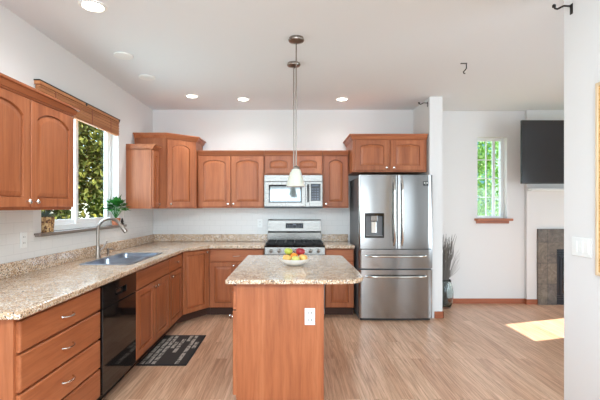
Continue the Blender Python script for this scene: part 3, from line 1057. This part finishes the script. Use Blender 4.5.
fruit_obj('orange', 'orange in the middle of the fruit bowl', 'fruit', 'orange', (-0.005, 0.008, 0.071), 0.034, 0.97, False)
fruit_obj('apple', 'green apple on top at the back left of the fruit bowl', 'fruit', 'apple_green', (-0.052, 0.042, 0.112), 0.036)
fruit_obj('apple', 'red apple on top at the back right of the fruit bowl', 'fruit', 'apple_red', (0.050, 0.045, 0.108), 0.040)

# rug
t = thing('kitchen_mat', 'dark kitchen mat with pale lettering-like blocks, in front of the sink', 'mat', (-1.16, 3.90, 0))
MB().box(-0.225, 0.225, -0.41, 0.41, 0.0005, 0.008).build('border', 'mat_edge', t, bevel=0.003)
MB().box(-0.20, 0.20, -0.385, 0.385, 0.008, 0.0088).build('field', 'mat', t)

# ------------------------------------------------------------------ ceiling things
def downlight(x, y, r, label, on=True):
    t = thing('downlight', label, 'ceiling light', (x, y, CZ), 0, 'recessed ceiling downlights')
    MB().lathe([(r*0.74, -0.0005), (r*0.74, -0.006), (r*0.80, -0.010), (r*0.97, -0.006), (r, -0.0005)], n=32, cap0=False, cap1=False).build('trim_ring', 'white', t, True)
    MB().lathe([(r*0.75, -0.001), (r*0.75, -0.004)], n=32).build('lens', 'lens', t)
    d = bpy.data.lights.new('downlight_lamp', 'SPOT')
    d.energy = 14
    d.color = (0.90, 0.95, 1.0)
    d.spot_size = math.radians(150)
    d.spot_blend = 1.0
    d.shadow_soft_size = 0.07
    o = bpy.data.objects.new('downlight_lamp', d)
    COL.objects.link(o)
    o.parent = t
    o.location = (0, 0, -0.02)
downlight(-1.38, 2.74, 0.092, 'lit round downlight nearest the viewer, above the left cabinets')
downlight(-1.256, 4.96, 0.085, 'lit round downlight above the diagonal corner cabinet')
downlight(-0.63, 5.10, 0.085, 'lit round downlight above the two-door cabinet left of the microwave')
downlight(0.645, 5.10, 0.085, 'lit round downlight right of the pendant lamps')
def disc(x, y, label):
    t = thing('ceiling_disc', label, 'ceiling light', (x, y, CZ), 0, 'unlit ceiling discs')
    MB().lathe([(0.085, -0.0005), (0.085, -0.010), (0.078, -0.014), (0.066, -0.013)], n=32, cap1=False).build('trim_ring', 'white', t, True)
    MB().lathe([(0.066, -0.006), (0.066, -0.013), (0.03, -0.017)], n=32).build('cover', 'white', t, True)
disc(-1.55, 3.63, 'flush unlit white disc in the ceiling, nearer of the two')
disc(-1.556, 4.24, 'flush unlit white disc in the ceiling, farther of the two')

def pendant(x, y, zb, label):
    t = thing('pendant_lamp', label, 'pendant lamp', (x, y, zb))
    H = CZ-zb
    MB().lathe([(0.012, H-0.045), (0.03, H-0.040), (0.062, H-0.028), (0.066, H-0.018), (0.06, H-0.012), (0.06, H-0.0005)], n=28).build('canopy', 'nickel', t, True)
    MB().tube([(0, 0, 0.16), (0, 0, H-0.04)], 0.0055, 10).build('rod', 'nickel', t, True)
    MB().lathe([(0.020, 0.132), (0.026, 0.138), (0.026, 0.155), (0.018, 0.165), (0.008, 0.172)], n=18).build('socket', 'nickel', t, True)
    prof = [(0.028, 0.142), (0.034, 0.138), (0.043, 0.110), (0.053, 0.070), (0.062, 0.035), (0.070, 0.008), (0.072, 0.0), (0.069, 0.0), (0.060, 0.033), (0.050, 0.070), (0.040, 0.108), (0.030, 0.134)]
    MB().lathe(prof, n=28, cap0=False, cap1=False).build('lamp_shade', 'shade', t, True)
    MB().lathe([(0.012, 0.135), (0.012, 0.11), (0.025, 0.08), (0.028, 0.06), (0.02, 0.04), (0.006, 0.034)], n=14).build('bulb', 'white', t, True)
pendant(0.035, 3.26, 1.575, 'nearer nickel pendant lamp with bell shade hanging over the island')
pendant(0.017, 3.83, 1.605, 'farther pendant lamp, its rod just behind the nearer one')

# curtain-rod brackets and ceiling hook
def bracket(label, loc, s):
    t = thing('rod_bracket', label, 'bracket', loc)
    MB().box(-0.004 if s < 0 else 0, 0 if s < 0 else 0.004, -0.012, 0.012, -0.045, 0.02).build('plate', 'bronze', t, bevel=0.001)
    MB().tube([(0, 0, 0.006), (s*0.05, 0, 0.008), (s*0.075, 0, -0.004), (s*0.09, 0, -0.012), (s*0.105, 0, -0.008), (s*0.112, 0, 0.008)], 0.006, 8).build('arm', 'bronze', t, True)
    MB().lathe([(0.004, -0.012), (0.011, -0.008), (0.011, 0.004), (0.005, 0.010)], (s*0.112, 0, 0.008), 10).build('knob', 'bronze', t, True)
bracket('dark curtain-rod bracket high on the foreground wall at right', (1.77, 2.50, 2.67), -1)
bracket('small dark curtain-rod bracket high on the wall end beside the fridge cabinet', (1.742, 5.07, 2.735), -1)
t = thing('ceiling_hook', 'dark hook hanging alone from the ceiling, in the opening to the next room', 'hook', (1.665, 3.83, CZ))
MB().box(-0.03, 0.03, -0.008, 0.008, -0.006, -0.0005).build('plate', 'bronze', t)
MB().tube([(0.026, 0, -0.004), (0.026, 0, -0.05), (0.012, 0, -0.07), (-0.004, 0, -0.085), (0.002, 0, -0.10), (0.014, 0, -0.10)], 0.005, 8).build('hook', 'bronze', t, True)

# ------------------------------------------------------------------ window things
t = thing('window_blind', 'raised woven wood blind across the top of the sink window', 'blind', (-1.999, 3.77, 2.205))
MB().box(0.0, 0.048, -0.71, 0.71, 0.155, 0.182).build('headrail', 'blind', t, bevel=0.003)
MB().box(-0.0, 0.050, -0.715, 0.715, 0.1825, 0.190).build('top_cap', 'bronze', t)
q = MB()
for k in range(10):
    z = 0.004+k*0.0148
    q.box(0.008, 0.038+0.004*(k % 2), -0.705, 0.705, z, z+0.0125)
q.build('slat_stack', 'blind', t)
for y in (-0.5, 0.1, 0.5):
    MB().box(0.0425, 0.045, y-0.006, y+0.006, 0.0, 0.155).build('ladder_tape', 'base_red', t)
MB().lathe([(0.012, -0.006), (0.014, 0), (0.012, 0.006)], (0.046, -0.02, 0.172), 10, 'x').lathe([(0.012, -0.006), (0.014, 0), (0.012, 0.006)], (0.046, 0.69, 0.172), 10, 'x').build('bracket_cap', 'black', t)

def leaf(q, c, d, n, L, Wd):
    c, d, n = Vector(c), Vector(d).normalized(), Vector(n)
    s = d.cross(n)
    if s.length < 1e-4:
        s = d.cross(Vector((0.3, 0.5, 0.8)))
    s.normalize()
    up = s.cross(d)
    pts = [c, c+d*L*0.35+s*Wd*0.5+up*L*0.06, c+d*L, c+d*L*0.35-s*Wd*0.5+up*L*0.06]
    m_ = c+d*L*0.4-up*L*0.03
    vs = [q.v(p) for p in pts]
    vm = q.v(m_)
    for i in range(4):
        q.bm.faces.new((vs[i], vs[(i+1) % 4], vm))
def rv():
    while True:
        v_ = Vector((random.uniform(-1, 1), random.uniform(-1, 1), random.uniform(-1, 1)))
        if 0.05 < v_.length < 1:
            return v_
# potted plant right
t = thing('potted_plant', 'bushy green plant in a terracotta pot on the sink window sill', 'plant', (-1.995, 4.47, 1.2005))
MB().lathe([(0.036, 0), (0.044, 0.05), (0.046, 0.06), (0.051, 0.062), (0.051, 0.08), (0.045, 0.08), (0.042, 0.072)], n=20).build('pot', 'terracotta', t, True)
q = MB()
stem = MB()
for i in range(120):
    v_ = rv().normalized()
    v_.z = abs(v_.z)*0.9-0.12
    c = Vector((0.01, 0, 0.185))+Vector((v_.x*0.09, v_.y*0.14, v_.z*0.13))*random.uniform(0.35, 1)
    leaf(q, c, v_+Vector((0, 0, -0.15)), Vector((v_.x*0.4, v_.y*0.4, 1)), random.uniform(0.055, 0.085), random.uniform(0.045, 0.062))
    if i % 4 == 0:
        stem.tube([(0, 0, 0.07), tuple(c*0.6+Vector((0, 0, 0.05))), tuple(c)], 0.002, 5)
q.build('foliage', 'leaf_pot', t)
stem.build('stems', 'leaf_pot', t)
# patterned pot left
t = thing('potted_plant', 'small grey-green plant in a mottled brown square pot under the left wall cabinet', 'plant', (-2.012, 3.235, 1.2005))
MB().loops([rr(0, 0, 0.040, 0.040, 0.012, 0, 4), rr(0, 0, 0.046, 0.046, 0.012, 0.10, 4), rr(0, 0, 0.046, 0.046, 0.012, 0.125, 4), rr(0, 0, 0.040, 0.040, 0.010, 0.125, 4), rr(0, 0, 0.038, 0.038, 0.01, 0.11, 4)]).build('pot', 'mosaic', t, True)
q = MB()
for i in range(34):
    a = random.uniform(0, 2*PI)
    e = random.uniform(0.2, 1.3)
    d = Vector((math.cos(a)*math.cos(e), math.sin(a)*math.cos(e), math.sin(e)))
    leaf(q, Vector((d.x*0.02, d.y*0.02, 0.115)), d, (0, 0, 1), random.uniform(0.05, 0.085), 0.02)
q.build('foliage', 'leaf_grey', t)
# small dark bottle on sill
t = thing('sill_figurine', 'tiny dark ornament at the right end of the sink window sill', 'ornament', (-1.985, 4.62, 1.2005))
MB().lathe([(0.02, 0), (0.022, 0.008), (0.012, 0.02), (0.016, 0.04), (0.009, 0.055), (0.011, 0.066), (0.004, 0.075)], n=14).build('body', 'bronze', t, True)

# ------------------------------------------------------------------ outlets
def plate(label, loc, rz, gang=1, kind='outlet', group=None):
    w_ = 0.035+0.0115*2*(gang-1)
    t = thing('wall_outlet' if kind == 'outlet' else 'light_switch', label, 'outlet' if kind == 'outlet' else 'switch', loc, rz, group)
    MB().box(-w_, w_, -0.006, -0.0006, -0.0575, 0.0575).build('cover_plate', 'white', t, bevel=0.002)
    q = MB()
    for g in range(gang):
        cx = (g-(gang-1)/2)*0.046
        if kind == 'outlet':
            for zz in (-0.022, 0.022):
                q.box(cx-0.009, cx-0.006, -0.0068, -0.0055, zz-0.005, zz+0.007).box(cx+0.006, cx+0.009, -0.0068, -0.0055, zz-0.005, zz+0.007)
        else:
            q.box(cx-0.016, cx+0.016, -0.009, -0.0055, -0.033, 0.033)
    q.build('slots' if kind == 'outlet' else 'rocker', 'slot' if kind == 'outlet' else 'white', t)
    return t
plate('white outlet on the tile below the left foreground wall cabinet', (XL+0.008, 2.93, 1.16), R90)
plate('double white outlet plate on the tile just left of the sink window', (XL+0.008, 2.62, 1.16), R90, 2)
plate('white outlet on the tile just left of the range', (-0.46, YB-0.008, 1.17), 0)
plate('white three-rocker switch plate on the foreground wall beside the cork board', (1.77, 2.412, 1.16), -R90, 3, 'switch')

# ------------------------------------------------------------------ cork board
t = thing('cork_board', 'framed cork board hanging on the foreground wall at the right edge', 'cork board', (1.77, 1.812, 1.565))
MB().box(-0.010, -0.0006, -0.455, 0.455, -0.535, 0.535).build('cork', 'cork', t)
q = MB()
for (a, b, c, d) in ((-0.475, -0.455, -0.555, 0.555), (0.455, 0.475, -0.555, 0.555), (-0.455, 0.455, -0.555, -0.535), (-0.455, 0.455, 0.535, 0.555)):
    q.box(-0.016, -0.0006, a, b, c, d)
q.build('frame', 'palewood', t, bevel=0.003)

# ------------------------------------------------------------------ television, fireplace
t = thing('television', 'large black wall-mounted television high on the chimney breast', 'television', (3.80, 5.25, 1.715))
MB().box(-0.745, 0.745, 0.0, 0.035, 0, 0.845).build('body', 'black', t, bevel=0.004)
MB().box(-0.738, 0.738, -0.0015, 0.004, 0.012, 0.838).build('screen', 'screen', t)
MB().box(-0.3, 0.3, 0.036, 0.07, 0.2, 0.65).box(-0.06, 0.06, 0.06, 0.449, 0.38, 0.46).build('mount_arm', 'black', t)
t = thing('soundbar', 'slim white bar on the wall directly under the television', 'soundbar', (3.95, 5.70, 1.655))
MB().box(-0.55, 0.55, -0.08, -0.0006, -0.02, 0.02).build('body', 'white', t, bevel=0.006)
MB().box(-0.53, 0.53, -0.084, -0.0795, -0.012, 0.012).build('grille', 'white', t)

t = thing('fireplace', 'fireplace with grey-brown slate tile surround and black firebox', 'fireplace', (4.27, 5.70, 0))
q = MB()
q.box(-0.735, -0.47, -0.03, -0.0006, 0, 1.09).box(0.47, 0.735, -0.03, -0.0006, 0, 1.09).box(-0.47, 0.47, -0.03, -0.0006, 0.80, 1.09)
q.build('tile_surround', 'slate', t)
ib = MB().box(-0.47, 0.47, -0.022, -0.0006, 0.0, 0.80).build('insert', 'firebox', t)
for zz in (0.70, 0.728, 0.756, 0.06, 0.09, 0.12):
    MB().box(-0.46, 0.46, -0.034, -0.022, zz, zz+0.014).build('louver', 'firebox', ib)
MB().box(-0.39, 0.39, -0.026, -0.0215, 0.17, 0.67).build('glass_front', 'glass_dark', ib)
MB().box(-0.42, -0.39, -0.032, -0.022, 0.14, 0.69).box(0.39, 0.42, -0.032, -0.022, 0.14, 0.69).box(-0.39, 0.39, -0.032, -0.022, 0.14, 0.17).box(-0.39, 0.39, -0.032, -0.022, 0.67, 0.69).build('glass_frame', 'firebox', ib)

# ------------------------------------------------------------------ vase with twigs
VX, VY = 2.135, 5.53
vg = mat('vase_glass', (225, 235, 235), 0.03)
vb = vg.node_tree.nodes['Principled BSDF']
vb.inputs['Transmission Weight'].default_value = 1.0
vb.inputs['IOR'].default_value = 1.35
t = thing('glass_vase', 'round clear glass floor vase behind the short wall end', 'vase', (VX, VY, 0))
MB().lathe([(0.075, 0.0006), (0.085, 0.01), (0.112, 0.10), (0.12, 0.19), (0.112, 0.28), (0.09, 0.36), (0.085, 0.39), (0.080, 0.39), (0.084, 0.36), (0.106, 0.28), (0.114, 0.19), (0.106, 0.10), (0.08, 0.02), (0.001, 0.016)], n=32).build('vase_body', vg, t, 'all')
q = MB()
for i in range(80):
    a, r = random.uniform(0, 2*PI), random.uniform(0.0, 0.06)
    a2, r2 = a+random.uniform(-0.6, 0.6), random.uniform(0.03, 0.14)
    p = [Vector((VX+r*math.cos(a+2), VY+r*math.sin(a+2), 0.03)), Vector((VX+r*math.cos(a), VY+r*math.sin(a), 0.40))]
    h = random.uniform(0.75, 1.03)
    for k in range(1, 6):
        u = k/5
        p.append(Vector((VX+(r+(r2-r)*u)*math.cos(a2)+random.uniform(-0.012, 0.012)+0.02*u, VY+(r+(r2-r)*u)*math.sin(a2)*0.8+random.uniform(-0.012, 0.012), 0.40+(h-0.40)*u)))
    q.tube(p, [0.003, 0.0035, 0.0038, 0.0038, 0.0035, 0.003, 0.0022], 5)
for i in range(7):
    a = random.uniform(-0.5, 0.6)
    p0 = Vector((VX+0.05, VY, 0.40))
    p1 = p0+Vector((0.09*math.cos(a), -0.05, 0.10+0.04*i))
    p2 = p1+Vector((0.05, random.uniform(-0.04, 0.04), 0.07))
    q.tube([p0, p1, p2], [0.003, 0.002, 0.0012], 5)
tag(q.build('dried_twigs', 'twig'), 'bundle of dry grey twigs standing in the glass vase', 'twigs', kind='stuff')

# ------------------------------------------------------------------ outdoors
def tree(label, loc, crowns, mt, n, ls, trunk=True):
    t = thing('tree', label, 'tree', loc)
    q = MB()
    for i in range(n):
        c = random.choice(crowns)
        v_ = rv()
        v_ = v_.normalized()*(v_.length**0.5)
        p = Vector((c[0]+v_.x*c[3], c[1]+v_.y*c[4], c[2]+v_.z*c[5]))
        L_ = ls*random.uniform(0.6, 1.4)
        leaf(q, p, rv(), rv(), L_, L_*0.6)
    q.build('foliage', mt, t)
    MB().tube([(0, 0, 0), (0.05, 0, 1.0), (0.0, 0.05, 2.2)], [0.1, 0.08, 0.05], 8).build('trunk', 'bark', t, True)
    return t
tree('dense olive-green tree outside the sink window, filling its right pane', (-4.1, 6.9, -0.15), [(0, 0, 1.6, 0.9, 1.7, 1.5), (0, 0.6, 2.9, 0.9, 1.6, 1.3), (0, -0.9, 2.6, 0.8, 1.3, 1.5)], 'leaf_hedge', 14000, 0.12)
tree('dark bushy tree outside the sink window, behind its left pane', (-4.3, 10.6, -0.15), [(0, 0, 1.6, 0.9, 1.3, 1.6), (0, 0, 3.0, 0.9, 1.1, 1.2)], 'leaf_hedge', 7000, 0.12)
tree('bright green tree outside the narrow far window', (4.6, 10.4, -0.15), [(0, 0, 1.1, 1.0, 0.8, 1.2), (0.1, 0, 2.2, 0.85, 0.7, 0.9), (0.1, 0, 3.2, 0.8, 0.7, 0.8)], 'leaf_bright', 6500, 0.10)
t = thing('neighbour_house', 'pale teal house seen through the right of the narrow far window', 'house', (8.0, 13.5, -0.15))
MB().box(-1.45, 3, -1, 4, 0, 5.0).build('wall', 'siding', t)
MB().box(-1.55, -1.40, -1.08, -0.95, 0, 5.0).build('corner_board', 'white', t)
MB().loops([[(-2, -1.5, 5.0), (3.5, -1.5, 5.0), (3.5, 4.5, 5.0), (-2, 4.5, 5.0)], [(-2, 1.4, 6.8), (3.5, 1.4, 6.8), (3.5, 1.6, 6.8), (-2, 1.6, 6.8)]]).build('roof', 'roof', t)
